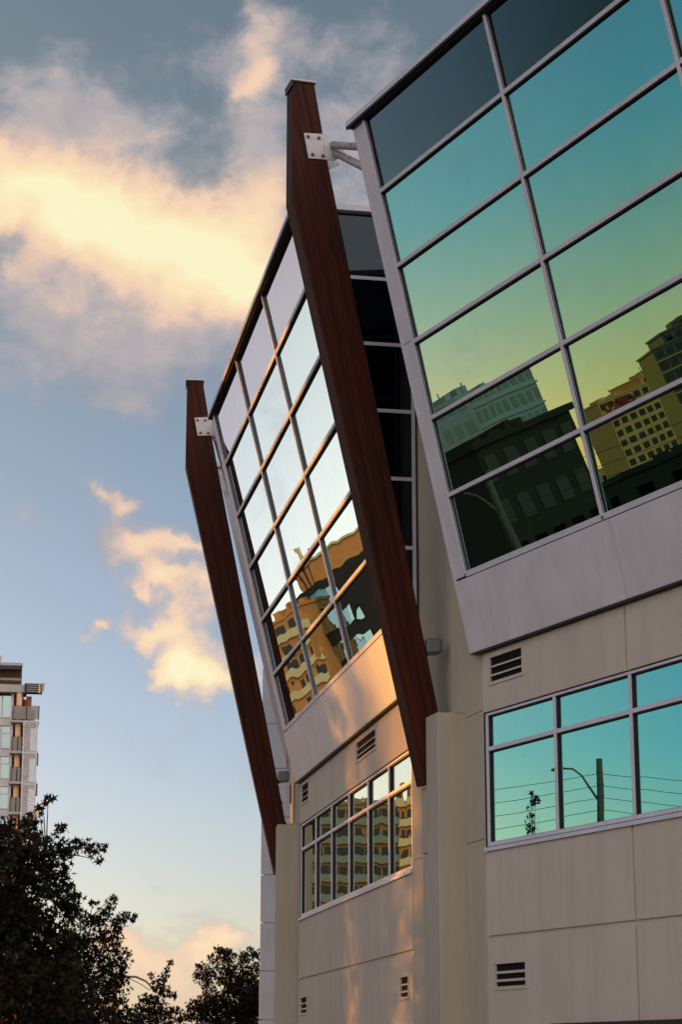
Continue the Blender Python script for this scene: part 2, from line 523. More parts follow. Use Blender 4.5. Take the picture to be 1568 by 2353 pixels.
def leaning_bay(F, tv, tA, tB, label, gm_, wav, solid=False, O0=O0):
    """tv: the mullion stations"""
    def L(t, n, s):                       # n = out of the leaning plane, s = height along it expressed as z rise
        oo = O0 + s * DO / DZ; zz = Z0 + s
        return F(t, oo + n * math.cos(TH), zz - n * math.sin(TH))
    ZG = 8.60 - Z0; ZT = 15.52 - Z0
    rows = [ZG + DZ * k * (ZT - ZG) / (6 * DZ) for k in range(7)]
    prof = [(-.02, Z0), (O0 - .12, Z0), (O0 + ZT * DO / DZ - .12, Z0 + ZT), (-.02, Z0 + ZT)]
    body = MB(); body.prism(prof, lambda p: F(tA + .06, p[0], p[1]), lambda p: F(tB - .06, p[0], p[1]))
    root = body.build('glazed_bay', M_black, office)
    tag(root, label)
    # underside
    if O0 > 0:
        u = MB(); u.box(F, tA, tB, .002, O0 - .005, Z0 - .012, Z0 + .02); u.build('soffit', M_dark, root)
    # glass
    for r in range(6):
        for c in range(len(tv) - 1):
            w_ = wav * (.25 if r > 2 else 1.0)
            pane(L, tv[c] + .02, tv[c + 1] - .02, rows[r] + .02, rows[r + 1] - .02, -.068, .02, w_, 1.1, M_spand if r == 5 else gm_, root,
                 (random.uniform(-.009, .009), random.uniform(-.004, .004)))
    # frame, gaskets and black strips for transom shade
    fr = MB(); gk = MB(); hw = .032
    for c, t in enumerate(tv):
        fr.box(lambda a, b, q: L(a, b, q), t - hw, t + hw, -.09, 0.003, rows[0], rows[6])
        # drain line in the middle of the mullion
        gk.box(L, t + hw + .0003, t + hw + .0015, -.030, -.016, rows[0], rows[6])
    for r, s in enumerate(rows):
        for c in range(len(tv) - 1):
            a, b = tv[c] + hw, tv[c + 1] - hw
            fr.box(L, a, b, -.09, 0, s - (.03 if r else .05), s + .03)
            if r < 6:
                gk.box(L, a, b, -.06, -.036, s + .0305, s + .040)
            if r > 0:
                gk.box(L, a, b, -.06, -.004, s - .050, s - .0305)  # black strip stands in for the shaded transom underside
    for r in range(6):
        for c in range(len(tv) - 1):
            gk.box(L, tv[c] + hw, tv[c] + hw + .012, -.06, -.040, rows[r] + .042, rows[r + 1] - .055)
            gk.box(L, tv[c + 1] - hw - .012, tv[c + 1] - hw, -.06, -.026, rows[r] + .042, rows[r + 1] - .055)
    fr.build('frame', M_alu, root, bevel=.003)
    gk.build('gasket_and_shade', M_gasket, root)
    # corner strips (folded metal) with one joint
    cs = MB()
    for (a, b) in ((tA, tv[0] - hw - .002), (tv[-1] + hw + .002, tB)):
        cs = MB()
        for s0, s1 in ((ZG - .03, 4.6), (4.606, ZT)):
            cs.box(L, a, b, -.14, -.012, s0, s1)
        cs.build('corner_strip', M_panel, root, bevel=.008)
    # apron panels below the glass
    edges = [tA, tv[0] + .18, tv[1] + .13, tv[2] + .10, tB]
    for a, b in zip(edges[:-1], edges[1:]):
        p = MB(); p.box(L, a + .007, b - .007, -.14, -.004 + random.uniform(-.001, .001), .004, ZG - .062)
        p.build('apron_panel', M_panel, root, bevel=.006)
    ds = MB()
    for a, b in zip(edges[1:-1], edges[1:-1]):
        ds.box(L, a - .0068, a + .0068, -.13, -.02, .01, ZG - .07)
    ds.box(L, tA, tB, -.12, -.03, ZG - .06, ZG - .05)
    ds.box(L, tA, tB, -.10, -.008, -.004, .003)
    ds.build('joint', M_gasket, root)
    # cap at the top
    cp = MB()
    oT = O0 + ZT * DO / DZ
    cp.prism([(-.3, Z0 + ZT), (oT + .03, Z0 + ZT), (oT + .03, Z0 + ZT + .02), (oT + .065, Z0 + ZT + .02), (oT + .065, Z0 + ZT + .11), (-.3, Z0 + ZT + .11)],
             lambda p: F(tA - .10, p[0], p[1]), lambda p: F(tB + .10, p[0], p[1]))
    cp.build('roof_cap', M_alu, root, bevel=.006)
    c2 = MB(); c2.box(F, tA - .09, tB + .09, oT + .0305, oT + .058, Z0 + ZT - .020, Z0 + ZT + .019); c2.box(F, tA, tB, oT - .2, oT + .018, Z0 + ZT - .045, Z0 + ZT - .003); c2.build('cap_shadow_strip', M_gasket, root)
    # glazed ends
    for (ta, sgn) in ((tA, -1), (tB, 1)):
        e = MB()
        def oz(z, inset): return O0 + (z - Z0) * DO / DZ - inset
        x0, x1 = (ta - .002, ta + .05) if sgn < 0 else (ta - .05, ta + .002)
        # metal strips along the sloping edge and against the wall
        e.prism([(oz(Z0, .005), Z0 + .003), (oz(15.51, .005), 15.51), (oz(15.51, .20), 15.51), (max(oz(Z0 + .8, .20), .06) if O0 > 0 else -.2, Z0 + .8), (.06 if O0 > 0 else -.25, Z0 + .003)],
                lambda p: F(x0, p[0], p[1]), lambda p: F(x1, p[0], p[1]))
        e.prism([(.001, Z0 + .003), (.0595, Z0 + .003), (.0595, 15.51), (.001, 15.51)], lambda p: F(x0, p[0], p[1]), lambda p: F(x1, p[0], p[1]))
        zr = [15.52 - DZ * (ZT - ZG) / (6 * DZ) * k for k in range(1, 7)]
        for z in zr:
            if oz(z, .2) > .12:
                e.prism([(.06, z - .03), (oz(z - .03, .2), z - .03), (oz(z + .03, .2), z + .03), (.06, z + .03)],
                        lambda p: F(x0, p[0], p[1]), lambda p: F(x1, p[0], p[1]))
        so = e.build('side_frame', M_alu, root)
        zz = [15.50] + zr
        for k in range(6):
            z1, z0 = zz[k] - .031, zz[k + 1] + .031
            if oz(z0, .2) < .08: z0 = Z0 + .85
            if oz(z1, .21) < .1 or z1 <= z0: continue
            p = MB(); y0, y1 = (ta + .015, ta + .025) if sgn < 0 else (ta - .025, ta - .015)
            p.prism([(.062, z0), (max(oz(z0, .203), .07), z0), (oz(z1, .203), z1), (.062, z1)], lambda q: F(y0, q[0], q[1]), lambda q: F(y1, q[0], q[1]))
            p.build('side_panel' if solid else 'side_pane', M_panel if solid else M_side, root)
    return root


def gap_wall(P0, P1, nm):
    d = (P1 - P0); ln = d.length; U = d / ln; N = Vector((U.y, -U.x, 0))
    if N.x > 0: N = -N
    def F(t, o, z): return P0 + U * t + N * o + Vector((0, 0, z))
    b = MB()
    b.box(F, -.02, ln + .02, -.5, -.03, 0, 15.3)
    b.box(F, 0, ln, -.029, 0, 0.02, 4.78); b.box(F, 0, ln, -.029, 0, 4.79, 6.635); b.box(F, 0, ln, -.029, -.0005, 6.645, 15.28)
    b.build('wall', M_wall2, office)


module_wall(FR_, -.06, 14.9)
module_wall(FM, -.06, 11.25)
module_wall(FT, -.06, 11.25)
strip_window(FR_, 'strip window under the nearest leaning bay', .0002)
strip_window(FM, 'strip window between the two timber masts', .0009)
strip_window(FT, 'strip window of the farthest bay', .001)
bayR = leaning_bay(FR_, (.16, 3.81, 7.42, 11.05), -.19, 11.4, 'nearest leaning glass bay reflecting teal sky and city', M_glassR, .0003)
bayM = leaning_bay(FM, (.24, 3.96, 7.66, 11.36), -.10, 11.70, 'middle leaning glass bay reflecting an orange building', M_glassM, .0010)
bayT = leaning_bay(FT, (.24, 3.96, 7.6, 11.24), -.10, 11.60, 'farthest leaning bay seen edge on', M_glassM, .001, True, -.14)

G1a, G1b = FM(11.25, -.002, 0), FR_(-.06, -.002, 0)
G2a, G2b = FT(11.25, -.002, 0), FM(-.06, -.002, 0)
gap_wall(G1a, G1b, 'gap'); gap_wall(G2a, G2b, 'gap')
# roof slab and hidden sides
rf = MB()
back = [Vector((26, 44, 0)), Vector((24, 60, 0))]
poly = [FR_(14.9, -.1, 0), FR_(0, -.1, 0), FM(11.2, -.1, 0), FM(0, -.1, 0), FT(11.2, -.1, 0), FT(0, -.1, 0), back[1], back[0], Vector((20, 14, 0))]
rf.prism(poly, lambda p: p + Vector((0, 0, 15.0)), lambda p: p + Vector((0, 0, 15.31)))
rf.build('roof', M_white, office)
sw = MB()
for i in range(5, 9):
    a = poly[i]; b = poly[(i + 1) % 9]; d = (b - a).normalized(); n = Vector((d.y, -d.x, 0)) * .2
    sw.hexa([a, b, b + n, a + n, a + Vector((0, 0, 14.99)), b + Vector((0, 0, 14.99)), b + n + Vector((0, 0, 14.99)), a + n + Vector((0, 0, 14.99))])
sw.build('rear_wall', M_wall2, office)
# canopy over the ground floor shop front
cn = MB(); cn.box(FR_, 1.8, 14.5, .001, .12, 2.03, 2.185); cn.box(FR_, 1.8, 14.5, .001, .03, 0.5, 2.03)
cn.build('canopy', M_dark, office, bevel=.01)


# ------------------------------------------------------------ timber masts and piers
class Gap(Fr):
    pass


G1 = Gap((1.6, 31.4), -16.3)
G2 = Gap((-1.05, 46.0), -5.4)


def mast(F, label, dirs):
    """dirs: frames of the bay before (near side) and behind (far side)"""
    poly = [(2.53, 16.93), (2.53, 14.92), (.42, 5.72), (.30, 5.74), (.16, 6.70), (1.94, 15.58), (2.17, 16.93)]
    b = MB(); b.prism(poly, lambda p: F(-.2, p[0], p[1]), lambda p: F(.2, p[0], p[1]))
    o = b.build('timber_mast', M_wood, office)
    tag(o, label)
    # uv: across the timber / along it
    me = o.data; uv = me.uv_layers.new(name='UVMap')
    org = ORG(o)
    for pgn in me.polygons:
        for li in pgn.loop_indices:
            q = me.vertices[me.loops[li].vertex_index].co + org - F.p
            oo = q.dot(F.N); tt = q.dot(F.U)
            uv.data[li].uv = (oo - (q.z - 5.7) * .2265 + tt * .8, q.z)
    bv = o.modifiers.new('bevel', 'BEVEL'); bv.width = .018; bv.segments = 2; bv.limit_method = 'ANGLE'
    cp = MB(); cp.prism([(2.555, 16.86), (2.555, 16.96), (2.15, 16.96), (2.15, 16.935), (2.535, 16.935), (2.535, 16.86)], lambda p: F(-.208, p[0], p[1]), lambda p: F(.208, p[0], p[1]))
    cp.build('mast_cap', M_dark, o, bevel=.004)
    c2 = MB(); c2.box(F, -.215, .215, 2.14, 2.565, 16.961, 16.985); c2.build('cap_flashing', M_white, o, bevel=.004)
    sp = MB()
    for k in range(11):
        q = 2.13 + .042 * k
        for s in (-.12, .1):
            sp.tube([F(s, q, 17.0), F(s + .02 * ((k % 3) - 1), q + .01, 17.15)], .0025, 4)
    sp.build('bird_spikes', M_alu, o)
    # bracket plates, gussets, struts, bolts
    for s, (BF, tt, on, off) in ((1, dirs[0]), (-1, dirs[1])):
        pb = MB(); a, b_ = s * .205, s * .222
        pl_ = [(2.35, 16.05), (2.27, 15.62), (1.86, 15.64), (1.95, 16.08)]
        pb.prism(pl_, lambda p: F(a, p[0], p[1]), lambda p: F(b_, p[0], p[1]))
        plo = pb.build('bracket_plate', M_plate, o, bevel=.003)
        gs = MB(); gs.prism([(1.93, 15.87), (1.70, 15.86), (1.62, 15.78), (1.86, 15.63)], lambda p: F(s * .19, p[0], p[1]), lambda p: F(s * .204, p[0], p[1]))
        gs.build('gusset', M_plate, plo, bevel=.002)
        for (q, z) in ((2.28, 15.99), (2.10, 15.99), (2.205, 15.69), (2.03, 15.69)):
            bl = MB()
            bl.tube([F(s * .222, q, z), F(s * .228, q, z)], .032, 14)
            bl.tube([F(s * .228, q, z), F(s * .252, q, z)], .022, 6)
            bl.tube([F(s * .252, q, z), F(s * .275, q, z)], .011, 8)
            bl.build('bolt', M_bolt, o)
        st = MB()
        A = F(s * .20, 1.86, 15.91) if s > 0 else F(-.2, 1.88, 15.86); B = BF(tt, on[0], on[1])
        d = (A - B).normalized()
        st.tube([A, B], .062, 16); st.build('strut', M_pipe, o, smooth=True)
        st = MB(); A = F(s * .20, 1.80, 15.77) if s > 0 else F(-.2, 1.86, 15.76); B = BF(tt, off[0], off[1])
        st.tube([A, B], .062, 16); st.build('strut', M_pipe, o, smooth=True)
    
    return o


def rust(t):
    g_ = t.n('ShaderNodeNewGeometry').outputs['Position']
    n = t.noise(g_, 9, 5, .7)
    c = t.mix(t.ramp(n, [(.52, (0, 0, 0)), (.66, (1, 1, 1))]), (.42, .40, .42), (.12, .055, .022))
    return pbsdf(t, c, .5, .2)


M_bolt = mat('rusty_steel', lambda t: pbsdf(t, t.mix(t.noise(t.n('ShaderNodeNewGeometry').outputs['Position'], 30, 4, .7), (.30, .26, .24), (.10, .05, .03)), .6, .3))
def plate(t):
    g_ = t.n('ShaderNodeNewGeometry').outputs['Position']
    st = t.noise(t.n('ShaderNodeMapping', inp={0: g_, 3: (14, 14, 2.5)}).outputs[0], 1.0, 5, .7)
    n = t.noise(g_, 6, 5, .7)
    c = t.mix(n, (.60, .59, .62), (.44, .43, .45))
    c = t.mix(t.ramp(st, [(.56, (0, 0, 0)), (.70, (.9, .9, .9))]), c, (.24, .12, .06))
    return pbsdf(t, c, .5, 0, .3)


M_plate = mat('weathered_plate', plate)
M_pipe = mat('galvanised_pipe', rust)

# nearest mast: its near plates tie to the nearest bay, its far plates to the middle bay
m1 = mast(G1, 'near timber mast, tallest in the picture', ((FR_, -.18, (1.81, 15.23), (1.79, 14.88)), (FM, 11.69, (1.88, 15.3), (1.75, 14.9))))
m2 = mast(G2, 'far timber mast with its bracket against the middle bay', ((FM, -.09, (1.68, 15.2), (1.55, 14.75)), (FT, 11.59, (1.55, 15.3), (1.45, 14.9))))


def pier(F):
    b = MB()
    b.box(F, .215, .76, -.05, .40, 0, 6.72)
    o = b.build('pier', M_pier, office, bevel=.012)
    c = MB(); c.box(F, .50, .765, -.04, .12, 6.722, 6.745); c.build('pier_flashing', M_pier, o)
    r_ = MB(); r_.box(F, -.2, .21, -.05, .335, 4.72, 5.715); r_.box(F, -.2, .21, -.05, .325, 0, 4.70); r_.build('pier_rib', M_pier, o, bevel=.01)


pier(G1); pier(G2)


# ------------------------------------------------------------ floodlights on the masts
def floodlight(F, label):
    c = F(.02, .33, 7.86)
    root = thing('floodlight', label, 'light', tuple(c), 'floodlights fixed to the timber masts')
    h = MB()
    h.prism([(.13, 7.74), (.36, 7.71), (.385, 7.75), (.37, 7.95), (.16, 7.96), (.125, 7.93)], lambda p: F(-.05, p[0] - .02, p[1]), lambda p: F(.20, p[0] - .02, p[1]))
    h.build('housing', M_lamp, root, bevel=.02)
    l = MB(); l.prism([(.165, 7.766), (.33, 7.745), (.335, 7.92), (.175, 7.93)], lambda p: F(.2005, p[0] - .02, p[1]), lambda p: F(.208, p[0] - .02, p[1]))
    l.build('lens', M_lens, root, bevel=.003)
    a = MB(); a.tube([F(.05, .37, 7.73), F(.0, .41, 7.70), F(.0, .47, 7.70)], .022, 10); a.tube([F(.05, .30, 7.72), F(.05, .37, 7.73)], .03, 10)
    a.build('mounting_arm', M_dark, root, smooth=True)
    cb = MB(); cb.tube([F(.05, .38, 7.70), F(.06, .33, 7.60), F(.06, .33, 7.45), F(.08, .31, 7.30), F(.08, .29, 7.2), F(.09, .25, 7.05), F(.10, .20, 6.88), F(.11, .14, 6.76), F(.12, .11, 6.73)], .010, 8)
    cb.box(F, .02, .12, .255, .335, 7.16, 7.30)
    cb.build('cable', M_gasket, root)


M_lamp = mat('lamp_housing', metal_paint((.16, .155, .17), .4, .5))
M_lens = mat('lamp_lens', lambda t: pbsdf(t, (.16, .16, .18), .12, 0, .6))
floodlight(G1, 'small grey floodlight on the near timber mast just above its stucco pier')
floodlight(G2, 'small grey floodlight on the far timber mast beside the pale blue wing')

# ============================================================ pale blue panelled wing behind
wing = thing('panelled_wing', 'pale blue metal panelled block standing behind the far timber mast', 'building', (0, 62, 0))
FW = Fr((-2.29, 60.0), 82)
wb = MB(); wb.box(lambda t, o, z: Vector((-2.22 + t, 60.02 + o, z)), 0, 9, 0, 8, 0, 11.9)
wb.build('wall', M_blue, wing)
wp = MB()
zz = [11.9 - .004]
zs_ = [0.2, 1.6, 2.94, 4.28, 5.62, 6.96, 8.6, 10.0, 11.3, 12.95]
for i in range(len(zs_) - 1):
    for k in range(4):
        sl0 = (-2.30 + .012 * (i < 3) * -1.0)
        wp.box(lambda t, o, z: Vector((sl0 + t, 60.0 + o, z)), 1.6 * k + .006, 1.6 * k + 1.594, -.02, .015, zs_[i] + .012, zs_[i + 1] - .012)
wp.build('wall_panel', M_blue, wing, bevel=.004)


# ============================================================ apartment tower at the left
def tower():
    Y = 203.0
    VW = Vector((math.sin(R(-9.8)), math.cos(R(-9.8)), 0)); RT = Vector((VW.y, -VW.x, 0))
    TP = lambda t, y, z: RT * t + VW * y + Vector((0, 0, z))
    sc_ = 1 / 3.62                         # zoomed picture -> source pixels

    def P(x, y, dy=0.0):
        u = x * sc_; v = 2200 + y * sc_
        a = (u - 1181) / 7200; b = (1772 - v) / 7200
        c, s = math.cos(R(15)), math.sin(R(15))
        d = Vector((a, c - s * b, s + c * b)); k = Y / d.dot(VW)
        q = d * k
        return q.dot(RT), q.z + 1.6
    root = thing('apartment_tower', 'grey apartment tower with stacked balconies and a white perforated screen behind the trees', 'building', tuple(TP(P(140, 0)[0], Y, 0)))
    root.location.z = 0
    def rect(mb, x0, x1, y0, y1, d0, d1):
        a = P((x0), (y0)); b = P((x1), (y1))
        if y1 - y0 > 1500: a = (P(x0, 1600)[0], a[1]); b = (P(x1, 1600)[0], b[1])
        mb.box(lambda t, o, z: TP(t, Y + o, z), a[0], b[0], d0, d1, b[1], a[1])
    M_tw = mat('tower_concrete', stucco((.56, .53, .52), (.50, .47, .46)))
    M_tw2 = mat('tower_cladding', metal_paint((.72, .70, .70), .5, 0))
    M_or = mat('balcony_sunlit_tint', stucco((.62, .22, .08), (.54, .17, .06)))  # orange puts warm sunlight into the colour of balcony and side walls
    M_col = mat('balcony_column', stucco((.90, .58, .36), (.84, .50, .30)))  # peach stands in for sunlight on the columns
    M_rl = mat('railing_glass', lambda t: t.n('ShaderNodeMixShader', inp={0: .55, 1: t.n('ShaderNodeBsdfTransparent', inp={0: (.82, .80, .78)}).outputs[0], 2: pbsdf(t, (.36, .33, .32), .25, 0, .5)}).outputs[0])
    M_gl = mat('tower_window', glass((.30, .40, .42), (.5, .55, .55), .1, .8, (.12, .15, .15)))
    M_sl = mat('louvre_white', metal_paint((.62, .60, .56), .5, 0))
    body = MB()
    rect(body, -1500, 130, 720, 5640, .6, 16); rect(body, 130, 300, 740, 5640, 2.6, 16)
    body.build('wall', M_tw2, root)
    body = MB(); rect(body, 300, 366, 740, 5640, .9, 14)
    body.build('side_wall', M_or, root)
    pent = MB(); rect(pent, -1500, 302, 572, 720, -.5, 14); rect(pent, -1400, 284, 315, 334, .3, 12); pent.build('parapet', M_tw, root)
    pn = MB(); rect(pn, -1400, 274, 334, 572, 2.5, 12); pn.build('penthouse', M_or2(), root)
    pn = MB(); rect(pn, -40, 14, 226, 315, 1, 6); pn.build('chimney', M_tw, root)
    rl = MB(); rect(rl, -1400, 272, 490, 572, -.35, -.30); rl.build('roof_railing', M_rl, root)
    # louvred canopy
    lv = MB(); rect(lv, 305, 528, 614, 624, -.8, 1.5)
    rect(lv, 305, 332, 624, 738, -.8, 1.5)
    lv.build('canopy', M_dark, root)
    for k in range(4):
        l = MB(); rect(l, 330, 528, 632 + 26 * k, 645 + 26 * k, -.85, -.7); l.build('louvre', M_sl, root)
    bk = MB(); rect(bk, 330, 525, 620, 732, .2, .35); bk.build('canopy_back', M_dark, root)
    l = MB(); rect(l, 478, 497, 628, 742, -1.0, -.86); l.build('canopy_post', M_col, root)
    l = MB(); l.prism([P(528, 614), P(557, 614), P(545, 718), P(516, 720)], lambda p: TP(p[0], Y - .9, p[1]), lambda p: TP(p[0], Y - .8, p[1])); l.build('canopy_end', M_tw, root)
    # storeys
    tops = [722 + 383 * k for k in range(12)]
    tops[:5] = [722, 1108, 1488, 1868, 2248]
    for k, y in enumerate(tops):
        sh = -12 * min(k, 5)                                            # the lines lean slightly
        f = MB(); rect(f, 150 + sh, 300, y + 6, y + 384, 2.55, 2.6); f.build('balcony_wall', M_or, root)
        c_ = MB()
        xa = 205 + sh if k == 0 else 187 + sh + 12
        cx, cz0 = P(xa + 22, y + 380); cz1 = P(xa, y)[1]
        c_.tube([TP(cx, Y - .2, cz0), TP(cx, Y - .2, cz1)], .27, 14); c_.build('balcony_column', M_col, root, smooth=True)
        s_ = MB(); rect(s_, 134 + sh, 482 + sh if k == 0 else 476 + sh, y + 350 if k else y + 356, y + 388, -1.0, 2.54); s_.build('floor_slab', M_tw, root)
        r2 = MB(); x1 = 482 if k == 0 else 280 + sh
        rect(r2, 152 + sh, x1, y + 178 + (k > 0) * 0, y + 350, -1.0, -.97); r2.build('railing', M_rl, root)
        r3 = MB(); rect(r3, 150 + sh, x1 + 2, y + 174, y + 180, -1.02, -.95)
        for xx in (152 + sh, x1 - (158 if k == 0 else 55), x1 - 4):
            rect(r3, xx, xx + 5, y + 180, y + 352, -1.02, -.95)
        r3.build('handrail', M_dark, root)
        # windows
        for j, (xa_, xb_) in enumerate(((30 + sh, 140 + sh), (-90 + sh, 18 + sh), (-210 + sh, -100 + sh))):
            wv = MB(); rect(wv, xa_, xb_, y + 14, y + 300, .54, .6); wo_ = wv.build('window', M_tw2, root)
            wv = MB(); rect(wv, xa_ + 8, xb_ - 8, y + 22, y + 105 if k else y + 292, .50, .54)
            if k: rect(wv, xa_ + 8, xb_ - 8, y + 115, y + 292, .50, .54)
            wv.build('pane', M_gl, wo_)
        bd = MB(); rect(bd, -260 + sh, 128 + sh, y + 386, y + 394, .45, .6); bd.build('floor_band', M_tw, root)
        pl_ = MB(); rect(pl_, 140 + sh, 158 + sh, y + 4, y + 350, .2, .6); pl_.build('pilaster', M_tw2, root)
        sd_ = MB(); rect(sd_, 466 + sh * .9, 486 + sh * .9, y + 370, y + 505, -.2, 1.0)
        if k: sd_.build('side_balcony', M_or, root)
    # perforated screen
    scn = MB()
    cellw = 18.3; cellh = 18.6
    X0, X1, Y0, Y1 = 286, 470, 1090, 2500
    ny = int((Y1 - Y0) / cellh); nx = 10
    for r in range(ny):
        yy = Y0 + r * cellh; lean = -34 * (yy - Y0) / 1000.0
        for c in range(nx):
            xx = X0 + c * cellw + lean
            if c in (0, nx - 1) or (r % 21) in (0,):
                a = P(xx, yy); b = P(xx + cellw, yy + cellh)
                scn.quad(TP(a[0], Y - 1.2, a[1]), TP(b[0], Y - 1.2, a[1]), TP(b[0], Y - 1.2, b[1]), TP(a[0], Y - 1.2, b[1]))
                continue
            ox = cellw * .25 * (1 if r % 2 else -1)
            a = P(xx, yy); b = P(xx + cellw, yy + cellh)
            oc = [(a[0], a[1]), (b[0], a[1]), (b[0], b[1]), (a[0], b[1])]
            cx, cz = (a[0] + b[0]) / 2 + ox * .25 * .0078 * 3, (a[1] + b[1]) / 2
            hw = (b[0] - a[0]) * .27
            ic = [(cx - hw, cz + hw), (cx + hw, cz + hw), (cx + hw, cz - hw), (cx - hw, cz - hw)]
            for i in range(4):
                j = (i + 1) % 4
                scn.quad(*[TP(q[0], Y - 1.2, q[1]) for q in (oc[i], oc[j], ic[j], ic[i])])
    so = scn.build('perforated_screen', M_tw2, root)
    sm = so.modifiers.new('solid', 'SOLIDIFY'); sm.thickness = .04
    # upper side balcony louvres
    for k in range(7):
        l = MB(); rect(l, 388, 412, 950 + 20 * k, 958 + 20 * k, -.4, -.3); l.build('louvre', M_dark, root)
    l = MB(); rect(l, 372, 432, 935, 1080, .0, .1); l.build('side_screen', M_tw, root)


def M_or2():
    return mat('penthouse_timber', stucco((.13, .075, .035), (.10, .055, .026)))


tower()


# ============================================================ trees
def leaf_mat(name, c1, c2, c3):
    def f(t):
        g_ = t.n('ShaderNodeNewGeometry')
        n = t.noise(g_.outputs['Position'], 2.2, 3, .6)
        r = g_.outputs['Random Per Island']
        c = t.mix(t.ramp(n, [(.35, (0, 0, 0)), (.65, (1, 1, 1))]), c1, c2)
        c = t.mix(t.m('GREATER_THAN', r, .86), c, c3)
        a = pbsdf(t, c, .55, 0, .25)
        tr = t.n('ShaderNodeBsdfTranslucent', inp={0: c})
        return t.n('ShaderNodeMixShader', inp={0: .3, 1: a, 2: tr.outputs[0]}).outputs[0]
    return mat(name, f)


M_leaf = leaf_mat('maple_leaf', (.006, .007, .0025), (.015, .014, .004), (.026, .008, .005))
M_bark = mat('bark', stucco((.060, .045, .034), (.035, .027, .021)))

STAR = []
for k in range(10):
    a = math.pi / 2 + 2 * math.pi * k / 10
    r_ = (.56 if k % 2 == 0 else .20)
    if k == 0: r_ = .62
    STAR.append((r_ * math.cos(a), r_ * math.sin(a)))
STAR = np.array(STAR)


def leaves(name, clumps, size, dens, m, parent, seed, star=True):
    """clumps: centre, radius (metres). Leaf sized faces spread through each clump's volume"""
    rg = np.random.default_rng(seed)
    base = STAR if star else np.array([(0, -.5), (.28, -.1), (.22, .3), (0, .55), (-.22, .3), (-.28, -.1)])
    nb = len(base)
    V = []
    org = np.array(ORG(parent))
    for c, rad in clumps:
        n = max(10, int(dens * (rad / size) ** 2))
        p = rg.normal(size=(n, 3)); p /= np.linalg.norm(p, axis=1)[:, None]
        rr = rad * rg.random(n) ** .42
        jit = 1 + .30 * np.sin(p[:, 0] * 5 + seed) * np.cos(p[:, 2] * 6 + rad * 9)
        p = p * (rr * jit)[:, None] * np.array([1, 1, .85]) + np.array(c)
        # random leaf frames, hanging a little
        a = rg.normal(size=(n, 3)); a /= np.linalg.norm(a, axis=1)[:, None]
        b = rg.normal(size=(n, 3)); b[:, 2] -= .5; b -= (b * a).sum(1)[:, None] * a; b /= np.linalg.norm(b, axis=1)[:, None]
        s = size * (0.65 + .7 * rg.random(n))
        for k in range(nb):
            pass
        q = p[:, None, :] + s[:, None, None] * (a[:, None, :] * base[None, :, 0:1] + b[:, None, :] * base[None, :, 1:2])
        V.append(q.reshape(-1, 3))
    V = np.concatenate(V) - org
    nl = len(V) // nb
    me = bpy.data.meshes.new(name)
    me.vertices.add(len(V)); me.vertices.foreach_set('co', V.astype(np.float32).ravel())
    me.loops.add(len(V)); me.loops.foreach_set('vertex_index', np.arange(len(V), dtype=np.int32))
    me.polygons.add(nl); me.polygons.foreach_set('loop_start', np.arange(0, len(V), nb, dtype=np.int32))
    me.update(calc_edges=True)
    me.materials.append(m)
    o = bpy.data.objects.new(name, me); COL.objects.link(o); o.parent = parent
    return o


def at(x, y, d):
    """point of the picture (1568 wide) at a distance d along the ground"""
    a, e = pix(x, y)
    return Vector((d * math.sin(R(a)), d * math.cos(R(a)), 1.6 + d * math.tan(R(e))))


def tree(name, label, base, px, d, size, dens, seed, extra=(), group='street trees at the left', star=True, depth=.8):
    root = thing(name, label, 'tree', (base[0], base[1], 0), group)
    rg = random.Random(seed)
    cl = []
    for x, y, r_ in px:
        p = at(x, y, d + rg.uniform(-depth, depth) * min(1.0, r_ / 60.0)); cl.append((p, r_ / 4780.0 * d))
    cl += list(extra)
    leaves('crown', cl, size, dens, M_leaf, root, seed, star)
    tk = MB()
    top = max(c[0].z for c in cl); fork = Vector((base[0], base[1], min(2.2, top * .3)))
    b0 = Vector((base[0], base[1], 0))
    head = fork + Vector((.15, .1, (top - fork.z) * .45))
    tk.tube([b0, b0 + Vector((.03, .02, .5)), fork, head], [.17, .14, .12, .07], 10)
    big = [c for c in cl if c[1] > .16] or cl
    for c, rad in cl:
        if rad <= .16:
            nb_ = min(big, key=lambda q: (q[0] - c).length)[0]
            tk.tube([nb_, nb_.lerp(c, .6) + Vector((0, 0, .03)), Vector(c)], [.010, .006, .003], 5)
            continue
        s = fork.lerp(head, rg.random())
        mid = s.lerp(Vector(c), .5) + Vector((rg.uniform(-.1, .1), rg.uniform(-.1, .1), -.12))
        tk.tube([s, mid, s.lerp(mid, .2).lerp(Vector(c), .9)], [.030, .016, .006], 6)
        for k in range(3):
            e = Vector(c) + Vector((rg.uniform(-1, 1), rg.uniform(-1, 1), rg.uniform(-.6, 1))) * rad * .8
            tk.tube([mid.lerp(Vector(c), .4), e], [.007, .003], 5)
    tk.build('trunk', M_bark, root)
    return root


